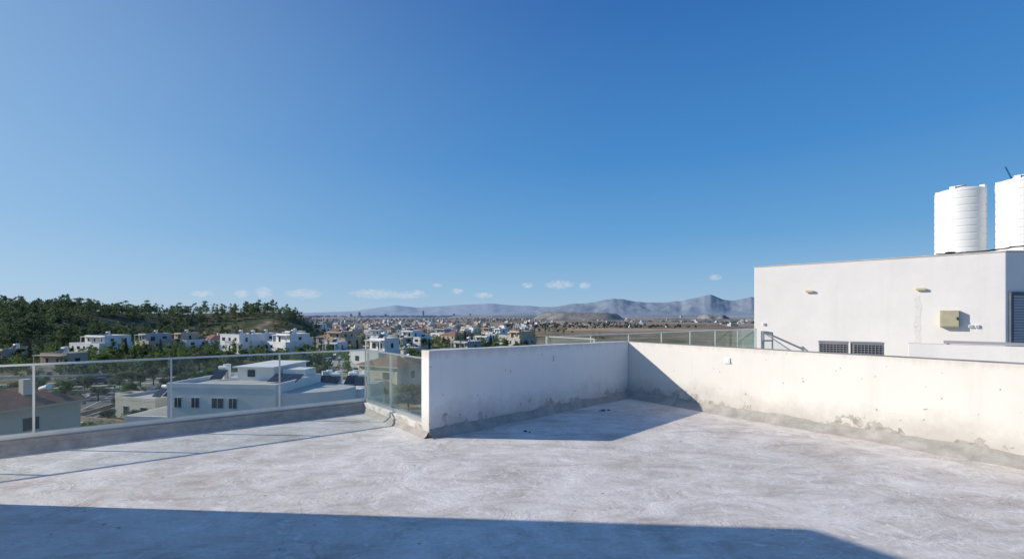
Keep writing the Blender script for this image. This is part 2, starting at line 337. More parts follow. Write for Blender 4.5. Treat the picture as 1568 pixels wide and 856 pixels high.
# hill forest
pf=[proto('pine',30+i,170,.62) for i in range(3)]+[proto('broad',40+i,170,.6) for i in range(2)]
pl=[]
while len(pl)<2300:
    t=random.uniform(-1.45,-.40); y=random.uniform(195,420)
    if y>350 and random.random()<.5: continue
    x=t*y; h=gz(x,y)-float(np.interp(math.hypot(x,y),RR,ZZ))
    if h<.6: continue
    if noise.noise((x*.03,y*.03,11))<-.30 : continue
    if t>-.72 and h<11 and noise.noise((x*.02,y*.02,5))<-.05: continue
    pl.append((x,y,random.choice([.5,.7,.9,1.1,1.45])*random.uniform(.9,1.1)))
mass('hill_forest',pf,pl,[LPINE,LBRIGHT,LPINE,LBRIGHT,LOLIVE,LPINE,LBRIGHT])
# town greenery
pt=[proto('broad',50+i,170,.6) for i in range(3)]+[proto('pine',55,170,.6),proto('cypress',56,170,.5)]
pl=[]
while len(pl)<1500:
    t=random.uniform(-1.2,.2); y=110*math.exp(random.random()*2.1); x=t*y
    if noise.noise((x*.012,y*.012,2))<(-.22 if t<.05 else .15): continue
    if t<-.4 and y>210: continue
    if y<170 and random.random()<.5: continue
    pl.append((x,y,random.uniform(.45,1.1)))
mass('town_trees',pt,pl,[LOLIVE,LPINE,LBRIGHT,LBRIGHT,LCYP])
pd=[proto('broad',60+i,60,1.5) for i in range(3)]; pl=[]
while len(pl)<2000:
    t=random.uniform(-.5,.75); y=random.uniform(700,3200); x=t*y
    if noise.noise((x*.003,y*.0012,4))<(-.05 if t<.1 else .12): continue
    pl.append((x,y,random.uniform(.7,1.6)))
mass('distant_trees',pd,pl,[LOLIVE,LPINE,LCYP])
ps=[proto('shrub',70+i,150,.3) for i in range(3)]; pl=[]
while len(pl)<900:
    t=random.uniform(-1.3,.05); y=random.uniform(42,190) if len(pl)<550 else random.uniform(45,95); x=t*y
    if noise.noise((x*.04,y*.04,9))<.0: continue
    pl.append((x,y,random.uniform(.35,1.2)))
mass('shrubs',ps,pl,[LOLIVE,LBRIGHT,LOLIVE])

# ---------------------------------------------------------------- houses
def windows(mb,x0,x1,yf,z,side,n,w=1.2,h=1.2,nx=0,r=random):
    for i in range(n):
        c=x0+(x1-x0)*(i+.5)/n
        if r.random()<.12: continue
        ww=w*r.choice([.7,1,1,1.5]); hh=h; zz=z
        if r.random()<.25: hh=2.0; zz=z-.8
        if side=='f': mb.box(c-ww/2-.07,c+ww/2+.07,yf-.05,yf+.02,zz-.07,zz+hh+.07,FRAME); mb.box(c-ww/2,c+ww/2,yf-.08,yf,zz,zz+hh,WIN)
        else:
            s=-1 if side=='l' else 1; X=yf
            a,b=sorted((X+s*.05,X-s*.02)); mb.box(a,b,c-ww/2-.07,c+ww/2+.07,zz-.07,zz+hh+.07,FRAME); a,b=sorted((X+s*.08,X)); mb.box(a,b,c-ww/2,c+ww/2,zz,zz+hh,WIN)
def block(mb,x0,x1,y0,y1,z0,st,mat,r,parapet=True):
    z1=z0+3.1*st; mb.box(x0,x1,y0,y1,z0,z1,mat)
    for k in range(st):
        z=z0+3.1*k+1.0; windows(mb,x0+.4,x1-.4,y0,z,'f',max(2,int((x1-x0)/3.6)),r=r); windows(mb,y0+.4,y1-.4,x0,z,'l',max(1,int((y1-y0)/4.5)),r=r); windows(mb,y0+.4,y1-.4,x1,z,'r',max(1,int((y1-y0)/4.5)),r=r)
    if parapet:
        mb.box(x0+.18,x1-.18,y0+.18,y1-.18,z1+.004,z1+.05,ROOFG)
        for a in ((x0-.03,x1+.03,y0-.03,y0+.17),(x0-.03,x1+.03,y1-.17,y1+.03),(x0-.03,x0+.17,y0+.172,y1-.172),(x1-.17,x1+.03,y0+.172,y1-.172)): mb.box(*a,z1-.02,z1+.45,mat)
    return z1
def heater(mb,x,y,z):
    mb.tube((x-.55,y+.5,z+1.5),(x+.55,y+.5,z+1.5),.27,PLAST,10); mb.tube((x,y+1.2,z),(x,y+1.2,z+1.9),.45,PLAST,10)
    mb.add([(x-.8,y-.9,z+.25),(x+.8,y-.9,z+.25),(x+.8,y+.3,z+1.25),(x-.8,y+.3,z+1.25),(x-.8,y-.86,z+.17),(x+.8,y-.86,z+.17),(x+.8,y+.34,z+1.17),(x-.8,y+.34,z+1.17)],[(0,1,2,3),(4,7,6,5),(0,4,5,1),(1,5,6,2),(2,6,7,3),(3,7,4,0)],SOLAR)
    for dx in (-.6,.6): mb.tube((x+dx,y+.5,z),(x+dx,y+.5,z+1.3),.03,PIPE,5)
def flat_house(x,y,w,d,st,rz,seed,mat,name='white_house',zadd=0):
    r=random.Random(seed); mb=MB(); W=w/2;D=d/2
    z1=block(mb,-W,W,-D,D,-1.5,st,mat,r)
    acc=r.choice([mat,mat,HW[0],HW[3],HW[4]])
    if r.random()<.85:
        a=r.uniform(.35,.75)*w; s=r.choice([-1,1]); x0=-W+.3 if s<0 else W-.3-a; yy=-D+r.uniform(.8,2.6)
        z2=block(mb,x0,x0+a,yy,D-.3,z1+.02,1,acc,r); heater(mb,x0+a*.5,0,z2+.05)
        mb.box(x0-.3,x0+a+.3,yy-1.6,yy-.06,z2-.22,z2-.02,acc)
        for q in (x0,x0+a-.25): mb.box(q,q+.22,yy-1.5,yy-1.28,z1+.06,z2-.222,acc)
    else: heater(mb,r.uniform(-W*.5,W*.5),0,z1+.05)
    if r.random()<.3: heater(mb,-W*.6 if r.random()<.5 else W*.6,D*.2,z1+.05)
    if r.random()<.6:
        s=r.choice([-1,1]); ww=r.uniform(2.5,5); x0,x1=(W+.03,W+ww) if s>0 else (-W-ww,-W-.03)
        block(mb,x0,x1,-D+r.uniform(-1.5,2),D-2,-1.5,max(1,st-1),r.choice([mat,acc]),r)
    bx=r.uniform(-W*.6,0); mb.box(bx,bx+w*.4,-D-1.4,-D-.06,z1-3.2,z1-3.0,mat); mb.box(bx,bx+w*.4,-D-1.4,-D-1.3,z1-2.998,z1-2.1,acc)
    mb.box(bx+.1,bx+.35,-D-1.35,-D-1.1,-1.5,z1-3.202,mat)
    mb.box(-W-2,W+2,-D-4.2,-D-4.0,-2.2,.0,r.choice([mat,STONE])) 
    return mb.obj(name,(x,y,gz(x,y)+1.0+zadd),rz)
def tile_house(x,y,w,d,st,rz,seed,mat,name='tiled_roof_house',zadd=0):
    r=random.Random(seed); mb=MB(); W=w/2;D=d/2
    z1=block(mb,-W,W,-D,D,-1.5,st,mat,r,False)
    def hip(x0,x1,y0,y1,z,h):
        o=.6; x0-=o;x1+=o;y0-=o;y1+=o; mb.box(x0,x1,y0,y1,z-.15,z+.03,mat)
        in_=(y1-y0)/2*.95
        if x1-x0>y1-y0: a=(x0+in_,(y0+y1)/2,z+h); b=(x1-in_,(y0+y1)/2,z+h)
        else: in_=(x1-x0)/2*.95; a=((x0+x1)/2,y0+in_,z+h); b=((x0+x1)/2,y1-in_,z+h)
        c=[(x0,y0,z+.034),(x1,y0,z+.034),(x1,y1,z+.034),(x0,y1,z+.034)]
        if x1-x0>y1-y0: mb.add(c+[a,b],[(0,1,5,4),(1,2,5),(2,3,4,5),(3,0,4)],TILE)
        else: mb.add(c+[a,b],[(0,1,4),(1,2,5,4),(2,3,5),(3,0,4,5)],TILE)
    hip(-W,W,-D,D,z1+.15,d*.2)
    pw=w*.4; px=-W+.5 if r.random()<.5 else W-.5-pw
    zz=-1.5+3.1*max(1,st-1)
    mb.box(px,px+pw,-D-2.6,-D-.02,-1.5,zz-.02,mat); windows(mb,px,px+pw,-D-2.6,-.5,'f',2,r=r); hip(px,px+pw,-D-2.6,-D-.7,zz+.15,1.1)
    mb.box(W*.3,W*.3+.7,.3,1,z1,z1+d*.2+1.0,mat); mb.tube((W*.1,D*.6,z1+1.3),(W*.1+1.2,D*.6,z1+1.6),.28,PLAST,8)
    return mb.obj(name,(x,y,gz(x,y)+1.0+zadd),rz)
hs=0
def put(kind,t,y,w,d,st,rz,ci=0,**k):
    global hs; hs+=1
    (flat_house if kind=='f' else tile_house)(t*y,y,w,d,st,rz,hs*13,HW[ci],**k)
put('t',T(12),45,7,8,2,-.3,1)
put('f',T(155),195,20,12,2,-.35,0); put('f',T(240),215,13,12,2,-.5,2); put('f',T(290),225,13,11,2,-.4,0); put('t',T(328),232,13,11,2,-.5,0)
put('f',T(372),186,12,11,3,-.45,0); put('f',T(402),200,9,10,2,-.4,0); put('f',T(440),185,15,11,2,-.55,0)
put('f',T(525),228,13,11,2,-.4,4); put('f',T(515),128,11,9,1,-.3,0); put('f',T(637),245,13,11,2,-.4,0)
put('t',T(603),84,9,8,2,-.5,1); put('f',T(575),118,10,8,2,-.5,0)
put('f',T(100),118,12,7,1,-.2,2); put('f',T(240),68,8,6,1,-.3,1); put('f',T(12),150,12,9,1,-.4,2); put('t',T(340),262,13,10,2,-.4,2); put('f',T(455),240,14,10,2,-.6,0)
occ=[]
def free(x,y,g):
    for a,b in occ:
        if abs(a-x)+abs(b-y)<g: return False
    occ.append((x,y)); return True
r0=random.Random(5); n=0
while n<30:
    t=r0.uniform(T(480),T(800)); y=r0.uniform(170,470); x=t*y
    if not free(x,y,32): continue
    put(r0.choice('fffft'),t,y,r0.uniform(9,14),r0.uniform(8,12),r0.choice([1,1,2,2]),r0.uniform(-.9,-.1),r0.choice([0,0,0,1,2,3,4])); n+=1
# distant quarter: one joined mass
mb=MB(); r0=random.Random(8)
def small(x,y,w,d,h,a,mat,til):
    c,s=math.cos(a),math.sin(a); z=gz(x,y)-1; o=(x,y); u=(c,s); nn=(s,-c)
    mb.obox(o,u,nn,-w/2,w/2,-d/2,d/2,z,z+h,mat)
    if y<1100:
        for k in range(int(h//3)):
            for q in (-.3,.0,.3): mb.obox(o,u,nn,q*w-.6,q*w+.6,d/2,d/2+.08,z+3*k+1.7,z+3*k+2.8,WIN)
            mb.obox(o,u,nn,-w/2-.08,-w/2,-1,1,z+3*k+1.6,z+3*k+2.8,WIN)
    if til:
        P=lambda a_,b_,zz:(x+u[0]*a_+nn[0]*b_,y+u[1]*a_+nn[1]*b_,zz)
        W=w/2+.5;D=d/2+.5; mb.add([P(-W,-D,z+h+.02),P(W,-D,z+h+.02),P(W,D,z+h+.02),P(-W,D,z+h+.02),P(-W*.4,0,z+h+2.2),P(W*.4,0,z+h+2.2)],[(0,1,5,4),(1,2,5),(2,3,4,5),(3,0,4)],TILE)
    else: mb.obox(o,u,nn,-w*.3,w*.2,-d*.4,d*.1,z+h,z+h+2.6,mat)
for _ in range(270):
    t=r0.gauss(-.19,.16); y=480*math.exp(r0.random()**1.1*1.9); x=t*y
    if t<-.45 or t>.12: continue
    small(x,y,r0.uniform(8,14),r0.uniform(8,11),r0.choice([3.5,5.5,6.5,6.5]),r0.uniform(-1.0,.2),r0.choice([HW[0],HW[1],HW[1],HW[2],HW[4],HW[3]]),r0.random()<.25)
for _ in range(55):
    t=r0.uniform(.08,.6); y=r0.uniform(900,3000); small(t*y,y,r0.uniform(9,22),10,r0.choice([3.5,3.5,6]),r0.uniform(-.7,.3),r0.choice([HW[0],HW[1],HW[2]]),r0.random()<.3)
mb.obj('distant_town')
mb=MB(); CITY=simple('city_haze',(.46,.50,.56),.9,.08,.002)  # skyline colours carry painted distance haze
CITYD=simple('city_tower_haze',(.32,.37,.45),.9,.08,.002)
for _ in range(300):
    t=r0.gauss(-.2,.16); y=r0.uniform(4200,7500); x=t*y; w=r0.uniform(14,45); h=r0.choice([9,12,15,18,20])
    mb.box(x-w/2,x+w/2,y,y+20,-28,-25+h,CITY)
for px,h,w in ((550,58,20),(648,72,16),(537,38,18),(695,40,18),(590,34,24),(720,38,18)):
    y=5600; x=T(px)*y; mb.box(x-w/2,x+w/2,y,y+22,-28,-25+h,CITYD); mb.box(x-w/4,x+w/4,y+4,y+16,-25+h,-25+h*1.06,CITYD)
mb.obj('city_skyline')
put('f',T(75),440,26,12,1,0,0); 
# near white house below the railing
def near_house():
    mb=MB(); z0=-6.5
    mb.box(-7,6.5,-5,5,z0,0,HW[0])
    for a in ((-7.05,6.55,-5.05,-4.8),(-7.05,6.55,4.8,5.05),(-7.05,-6.8,-4.798,4.798),(6.3,6.55,-4.798,4.798)): mb.box(*a,-.02,.5,HW[0])
    mb.box(-6.8,6.3,-4.8,4.8,.004,.06,ROOFG)
    for c,w in ((-5.6,.8),(-3.4,.9),(-.6,1.4),(1.3,.9)):
        mb.box(c-w/2-.08,c+w/2+.08,-5.05,-4.99,-2.38,-1.12,FRAME); mb.box(c-w/2,c+w/2,-5.08,-5,-2.3,-1.2,WIN); mb.box(c-.03,c+.03,-5.1,-5.06,-2.3,-1.2,FRAME)
        mb.box(c-w/2,c+w/2,-5.08,-5,-5.4,-4.0,WIN)
    pts=[]
    for i in range(13):
        a=-math.pi/2+math.pi*i/12*.55; pts.append((6.55+ 6.5*math.cos(a)*1.0,-4.2+5.2+5.2*math.sin(a)))
    poly=[(6.56,-4.2)]+[p for p in pts if p[0]>6.6]+[(6.56,4.6)]
    mb.prism(poly,z0,-.6,HW[0],top=ROOFG)
    mb.box(-2.6,2.4,1,8.5,.07,1.7,HW[0]); mb.box(-2.9,2.7,.4,8.9,1.702,1.85,HW[0]); mb.box(-1.2,-.2,.92,1,.5,1.4,WIN)
    mb.box(3,6,2,4.6,.07,1.4,HW[0])
    for i in range(4): 
        x=2.9+i*.95; mb.add([(x,-1.2,.3),(x+.9,-1.2,.3),(x+.9,.6,1.0),(x,.6,1.0),(x,-1.15,.22),(x+.9,-1.15,.22),(x+.9,.65,.92),(x,.65,.92)],[(0,1,2,3),(4,7,6,5),(0,4,5,1),(1,5,6,2),(2,6,7,3),(3,7,4,0)],SOLAR)
    heater(mb,-5,1,.06)
    mb.box(-13,-7.1,-4.5,-4.3,z0,-3.6,HW[0]); mb.box(-13,-12.8,-4.2,6,z0,-3.6,HW[0])
    mb.obj('white_house',(T(385)*58,58,-6.9),-.10)
near_house()
mb=MB(); mb.box(-5,5,-4,4,-6,0,HW[0]); 
for i in range(5): heater(mb,-4+i*2,-1.5+ (i%2)*1.2,.02)
for i in range(4): mb.tube((-3.5+i*2.1,2.6,0),(-3.5+i*2.1,2.6,1.5),.55,PLAST,12)
for q in (-3,0,3): mb.box(q-.7,q+.7,-4.08,-4,-2.4,-1,WIN)
mb.obj('white_house',(T(520)*66,66,-8.4),-.1)

# garden walls, roads
def strip(pts,w,z,mat,mb,off=0):
    P=[Vector((t*y,y)) for t,y in pts]; Q=[]
    for i in range(len(P)-1):
        for k in range(12): Q.append(P[i].lerp(P[i+1],k/12))
    Q.append(P[-1]); Lf=[];Rt=[]
    for i,q in enumerate(Q):
        d=(Q[min(i+1,len(Q)-1)]-Q[max(i-1,0)]).normalized(); n_=Vector((-d.y,d.x)); a=q+n_*(off+w/2); b=q+n_*(off-w/2)
        g0=gz(q.x,q.y); Lf.append((a.x,a.y,g0+z)); Rt.append((b.x,b.y,g0+z))
    n=len(Q); vs=Lf+Rt+[(x,y,z_-.6) for x,y,z_ in Lf]+[(x,y,z_-.6) for x,y,z_ in Rt]
    fs=[]
    for i in range(n-1): fs+=[(i,n+i,n+i+1,i+1),(2*n+i,i,i+1,2*n+i+1),(n+i,3*n+i,3*n+i+1,n+i+1)]
    mb.add(vs,fs,mat)
R1=[(-1.5,92),(-1.0,98),(-.8,104),(-.6,116),(-.42,135),(-.28,160),(-.1,200),(.1,260)]
R2=[(-.78,103),(-.86,88),(-.95,70),(-1.1,55)]
for R in (R1,R2):
    mb=MB(); strip(R,6.5,.16,ASPH,mb); strip(R,1.6,.29,KERB,mb,4.06); strip(R,1.6,.29,KERB,mb,-4.06); strip(R,.12,.164+.001,PAINTW,mb); mb.obj('road')
mb=MB(); strip([(-1.3,107),(-.95,110),(-.72,122)],.3,1.3,HW[1],mb); mb.obj('garden_wall')
mb=MB(); strip([(-.98,62),(-.8,80),(-.72,95)],.3,1.0,STONE,mb); mb.obj('garden_wall')
mb=MB(); strip([(-.62,150),(-.45,165),(-.3,190)],.3,1.8,HW[0],mb); mb.obj('garden_wall')
mb=MB(); strip([(-1.02,80),(-.86,84)],.3,1.6,HW[2],mb); mb.obj('garden_wall')
# cars
def car(x,y,rz,c):
    mb=MB(); M=simple('car_paint',c,.3,.02,3)
    prof=[(-2.1,.35),(-2.15,.75),(-1.95,.95),(-1.5,1.0),(-1.0,1.42),(.5,1.45),(1.15,1.0),(2.0,.85),(2.15,.6),(2.1,.35)]
    n=len(prof); vs=[(px,-.85,pz) for px,pz in prof]+[(px,.85,pz) for px,pz in prof]
    mb.add(vs,[tuple(range(n)),tuple(range(n,2*n))[::-1]]+[(i,n+i,n+(i+1)%n,(i+1)%n) for i in range(n)],M)
    for s in (-1,1):
        mb.add([(-1.3,s*.86,1.0),(.95,s*.86,1.0),(.42,s*.86,1.38),(-.95,s*.86,1.38)],[(0,1,2,3)],WIN)
        for wx in (-1.3,1.35): mb.tube((wx,s*.7,.32),(wx,s*.9,.32),.32,BLACK,14)
    mb.obj('parked_car',(x,y,gz(x,y)+.17),rz,bevel=.05)
for t,y,c in ((-.93,101.6,(.6,.6,.6)),(-.88,103,(.05,.06,.08)),(-.66,114.3,(.7,.7,.7)),(-.5,128,(.3,.03,.03)),(-.36,148,(.12,.15,.2))): car(t*y,y-2.2,.25,c)
def lamp(t,y):
    mb=MB(); mb.tube((0,0,0),(0,0,7),.08,PIPE,8,.05); mb.tube((0,0,7),(0,-1.4,7.4),.04,PIPE,6); mb.box(-.12,.12,-1.9,-1.3,7.34,7.46,ALU); x=t*y; mb.obj('street_lamp',(x,y,gz(x,y)))
for t,y in ((-.98,103),(-.75,111),(-.54,126),(-.36,152),(-.2,186)): lamp(t,y)
# individual trees
for k,t,y,s in [('cypress',T(712),205,1.2),('cypress',T(718),200,.9),('cypress',T(532),330,1.5),('cypress',T(541),335,1.3),('broad',T(190),92,.8),('broad',T(235),98,.9),('broad',T(215),95,.7),('broad',T(260),100,.8),('broad',T(300),92,.75),('broad',T(175),88,.6),('broad',T(320),96,.8),
  ('broad',T(640),95,1),('broad',T(622),88,.9),('broad',T(560),100,.9),('broad',T(470),118,.9),('broad',T(485),124,.8),('pine',T(365),120,.7),('broad',T(90),55,.45),('broad',T(60),60,.5),('cypress',T(585),150,.8),('broad',T(600),140,1),('broad',T(430),95,.5),('broad',T(70),130,.9),('broad',T(130),140,.8),('pine',T(30),135,1),
  ('broad',T(580),72,.8),('broad',T(625),70,.9),('broad',T(567),64,.6),('broad',T(200),80,.7),('broad',T(255),85,.7),('broad',T(280),88,.8),('broad',T(75),66,.5),('broad',T(120),72,.5),('broad',T(495),92,.9),('broad',T(455),100,.8),
  ('broad',T(100),80,.8),('broad',T(130),86,.8),('broad',T(150),78,.6),('broad',T(60),84,.8),('broad',T(25),78,.8),('broad',T(180),70,.5),('broad',T(165),62,.45),('broad',T(205),60,.5),('broad',T(345),88,.8),('broad',T(385),98,.8),('broad',T(410),108,.9),('pine',T(275),112,.8),('broad',T(225),118,.9)]:
    tree(k,t*y,y,s)
rr=random.Random(4)
for i in range(80):
    y=rr.uniform(120,270); t=rr.uniform(T(30),T(800)); tree(rr.choice(['broad','broad','broad','pine','cypress']),t*y,y,rr.uniform(.6,1.15))

# ---------------------------------------------------------------- our building and terrace
C=Vector((2.28,8.96)); E=Vector((-1.08,5.957)); ua=(E-C).normalized(); ao=Vector((-.666,.746))
ub=Vector((.608,-.794)); bo=Vector((.794,.608)); Rc=Vector((-2.454,7.568)); ur=Vector((-.82,-.572)); ro=Vector((-.572,.82))
u2=(E-Rc); u2n=u2.normalized(); o2=Vector((u2n.y,-u2n.x)); 
if o2.dot(Vector((1,1)))<0: o2=-o2
Bend=C+ub*14; Lend=Rc+ur*11
poly=[C+bo*.2+ao*.2, E+ao*.2+Vector((.02,.0)), Rc+ro*.22+o2*.2, Lend+ro*.22, Lend+Vector((3.5,-9)), Bend+Vector((-1,-4)), Bend+bo*.2]
mb=MB(); mb.prism([(p.x,p.y) for p in poly],-14,-.02,BODY); mb.obj('terrace_building')
mb=MB(); fl=[C+bo*.05+ao*.05,E+ao*.05,Rc+ro*.05,Lend+ro*.05,Lend+Vector((3.5,-8.9)),Bend+Vector((-1,-3.9)),Bend+bo*.05]
mb.prism([(p.x,p.y) for p in fl],-.018,0,FLOOR); mb.obj('terrace_floor')
def wallp(name,P,Q,out,th,h0,h1,mat):
    mb=MB(); n=40
    ring=[]
    for i in range(n+1):
        q=P.lerp(Q,i/n); h=h0+(h1-h0)*i/n+ .006*noise.noise((i*.4,h0*9,0)); w=.004*noise.noise((i*.3,5,h0))
        a=q-out*w; b=q+out*(th+w); ring.append([(a.x,a.y,-.3),(a.x,a.y,h),(b.x,b.y,h+.004),(b.x,b.y,-.3)])
    vs=[v for r in ring for v in r]; fs=[]
    for i in range(n):
        for k in range(4): fs.append((4*i+k,4*i+(k+1)%4,4*(i+1)+(k+1)%4,4*(i+1)+k))
    fs+=[(0,3,2,1),(4*n,4*n+1,4*n+2,4*n+3)]
    mb.add(vs,fs,mat); ob=mb.obj(name,bevel=.012)
    import bmesh; bm=bmesh.new(); bm.from_mesh(ob.data); bmesh.ops.recalc_face_normals(bm,faces=bm.faces); bm.to_mesh(ob.data); bm.free()
    return ob
wa=wallp('parapet_wall',C-ua*.0,E,ao,.2,1.075,1.13,WALLA)
wb=wallp('parapet_wall',C-ub*.23,Bend,bo,.2,1.072,1.075,WALL)
def cove(name,P,Q,inn,parent,h=.11,d=.11,seed=0,amp=1.):
    mb=MB(); n=int((Q-P).length*22); vs=[];fs=[]
    for i in range(n+1):
        q=P.lerp(Q,i/n); s=i*.045
        hh=h*(1+amp*.35*noise.fractal((s*1.6,seed,0),1,2,5)); dd=d*(1+amp*.35*noise.fractal((s*1.2,seed+4,0),1,2,4))
        for a,z in ((.0025,hh),(.02,hh*.85),(dd*.45,hh*.42),(dd,.001)): v=q+inn*a; vs.append((v.x,v.y,z))
    for i in range(n):
        for k in range(3): fs.append((4*i+k,4*i+k+1,4*i+5+k,4*i+4+k))
    mb.add(vs,fs,COVE); ob=mb.obj(name,parent=parent,smooth=True)
cove('cement_cove',C,E,-ao,wa,.11,.12,1); cove('cement_cove',C,Bend,-bo,wb,.12,.17,2)
mb=MB(); cw=.16
mb.obox((Rc.x,Rc.y),ur,ro,-.02,11,0,cw,-.02,.15,COVE)
mb.obox((Rc.x,Rc.y),ur,ro,-.17,11.02,cw,cw+.04,-.4,.10,BODY)
curb=mb.obj('railing_curb',bevel=.015)
mb=MB(); l2=u2.length; mb.obox((Rc.x,Rc.y),u2n,o2,.0,l2-.01,.0,.15,-.02,.15,WALLA); curb2=mb.obj('railing_curb',bevel=.012)
cove('cement_cove',Rc,Lend,-ro,curb,.10,.10,3); cove('cement_cove',Rc,E,-o2,curb2,.07,.07,5)
def railing(name,o,u,n_,length,posts,z0,z1,b,gh=0):
    root=bpy.data.objects.new(name,None); scene.collection.objects.link(root)
    mb=MB(); ps=sorted(posts)
    for a0,a1 in zip(ps[:-1],ps[1:]): mb.obox(o,u,n_,a0+.012,a1-.012,b-.006,b+.006,z0+.03,z1-.012,GLASS)
    mb.obj('glass_panels',parent=root)
    mb=MB(); mb.obox(o,u,n_,ps[0],ps[-1],b-.016,b+.016,z1-.010,z1+.012,ALU); mb.obj('top_rail',parent=root)
    mb=MB()
    for a in ps: mb.obox(o,u,n_,a-.010,a+.010,b-.013,b+.013,z0,z1-.011,ALU)
    mb.obj('posts',parent=root)
    mb=MB(); mb.obox(o,u,n_,ps[0],ps[-1],b-.03,b-.014,z0-.01,z0+.055,ALU); mb.obox(o,u,n_,ps[0],ps[-1],b+.014,b+.03,z0-.01,z0+.055,ALU); mb.obj('base_channel',parent=root)
railing('glass_railing',(Rc.x,Rc.y),ur,ro,11,[-.06,1.24,2.56,3.87,5.15,6.4,7.6,8.9,10.2,11],.15,1.01,.10)
railing('glass_railing',(Rc.x,Rc.y),u2n,o2,l2,[.0,.85,l2-.02],.15,1.01,.07)
def socket(name,base,u,n_,a,z,parent):
    mb=MB(); mb.obox((base.x,base.y),u,n_,a-.045,a+.045,.002,.018,z-.045,z+.045,PLAST); mb.obox((base.x,base.y),u,n_,a-.03,a+.03,.018,.022,z-.03,z+.03,PLAST); mb.obj(name,parent=parent,bevel=.003)
socket('wall_socket',C,ub,-bo,1.98,.86,wb); socket('wall_socket',C,ua,-ao,2.1,.88,wa)
for x,y,s in ((.18,6.27,.03),(.24,6.23,.02),(1.52,7.62,.05),(1.62,7.66,.03),(1.45,7.6,.02)):
    mb=MB(); rj=random.Random(x); 
    vs=[(s*math.cos(a)*rj.uniform(.7,1.4),s*math.sin(a)*rj.uniform(.6,1.2),0) for a in [i*1.047 for i in range(6)]]+[(s*.5*math.cos(a),s*.5*math.sin(a),s*rj.uniform(.3,.6)) for a in [i*1.047 for i in range(6)]]
    mb.add(vs,[(i,(i+1)%6,6+(i+1)%6,6+i) for i in range(6)]+[(6,7,8,9,10,11)],SLATE); mb.obj('rubble_fragment',(x,y,.002))
# stair house standing beside the viewpoint, casts the foreground shadow
sc=Vector((-4.8,3.90)); s2=sc+ub*9; nb=Vector((-.794,-.608))
mb=MB(); p4=[sc,s2,s2+nb*5,sc+nb*5]; mb.prism([(p.x,p.y) for p in p4][::-1],0.002,3.20,NWALL)
mb.prism([(p.x,p.y) for p in p4][::-1],3.202,3.38,NWALL)
mb.obox((sc.x,sc.y),ub,Vector((.794,.608)),5.5,6.5,.002,.05,.02,2.1,SLATE); mb.obj('stair_house')

# ---------------------------------------------------------------- neighbour
P1=Vector((8.48,16)); P2=Vector((12.96,12)); un=(P2-P1).normalized(); nn=Vector((un.y,-un.x)); 
if nn.dot(-P1)<0: nn=-nn
root=bpy.data.objects.new('neighbour_building',None); scene.collection.objects.link(root)
mb=MB(); dk=[(.66,10),(1.55,8.95),(2.75,9.35),(11.6,-2.2),(22,2),(24,14),(16,22),(8.6,16.2)]
mb.prism(dk,-14,.1,BODY,top=ROOFG); mb.obj('lower_storeys',parent=root)
mb=MB(); P3=(18.0,12.35); bp=[(P1.x,P1.y),(P2.x,P2.y),P3,(20,17),(13.5,21.5)]
mb.prism(bp,.102,3.25,NWALL); ob=mb.obj('roof_room_walls',parent=root,bevel=.015)
mb=MB(); cen=Vector((14.5,15.5)); cp=[]
for p in bp: v=Vector(p); d=(v-cen).normalized(); cp.append((v.x+d.x*.02,v.y+d.y*.02))
mb.prism(cp,3.252,3.285,simple('roof_flashing',(.52,.50,.47),.8,.2,3)); mb.obj('coping',parent=root)
o=(P1.x,P1.y); Lw=(P2-P1).length
def wp(px): t=T(px); return (16*t-8.48)/(4.48+4*t)*Lw
for px,z in ((1240,2.36),(1410,2.33)):
    a=wp(px); mb=MB(); mb.obox(o,un,nn,a-.08,a+.08,.002,.03,z-.03,z+.03,YEL); mb.obox(o,un,nn,a-.11,a+.11,.03,.09,z-.035,z+.035,YEL); mb.obj('bulkhead_light',parent=root,bevel=.02)
a=wp(1454); mb=MB(); mb.obox(o,un,nn,a-.2,a+.2,.002,.16,1.26,1.72,BEIGE); mb.obox(o,un,nn,a-.18,a+.18,.16,.175,1.28,1.70,BEIGE); mb.obox(o,un,nn,a+.13,a+.16,.175,.2,1.46,1.54,DARK); mb.obj('electric_box',parent=root,bevel=.008)
for px,z in ((1170,1.28),(1486,1.29),(1496,1.29)):
    a=wp(px); mb=MB(); mb.obox(o,un,nn,a-.04,a+.04,.002,.05,z-.04,z+.04,PLAST); mb.obox(o,un,nn,a-.025,a+.025,.05,.056,z-.025,z+.025,SHUT); mb.obj('weatherproof_socket',parent=root,bevel=.005)
m,nt,b=newmat('patched_render'); p=pos(nt); c=ramp(nt,noi(nt,p,9,7,.7),[(.35,(.66,.63,.60)),(.5,(.76,.73,.70)),(.65,(.58,.55,.52))]); L(nt,c,b.inputs['Base Color'])
mb=MB(); a=wp(1405); rj=random.Random(2); vs=[];k=30
for i in range(k+1):
    z=.3+1.85*i/k; w_=.05+.03*rj.random(); cx=a+.03*noise.noise((z*2,1,1))
    for s in (-1,1): q=P1+un*(cx+s*w_*(1+.6*noise.noise((z*7,s,2))))+nn*.003; vs.append((q.x,q.y,z))
mb.add(vs,[(2*i,2*i+1,2*i+3,2*i+2) for i in range(k)],m); mb.obj('render_patch',parent=root)
u3=(Vector(P3)-P2).normalized(); n3=Vector((u3.y,-u3.x)); 
mb=MB(); mb.obox((P2.x,P2.y),u3,n3,.08,.16,.002,.06,.3,2.2,SLATE); mb.obox((P2.x,P2.y),u3,n3,1.6,1.68,.002,.06,.3,2.2,SLATE); mb.obox((P2.x,P2.y),u3,n3,.162,1.598,.002,.06,2.12,2.2,SLATE)
z=.32
while z<2.1: mb.obox((P2.x,P2.y),u3,n3,.162,1.598,.004,.03,z,z+.055,SHUT); z+=.072
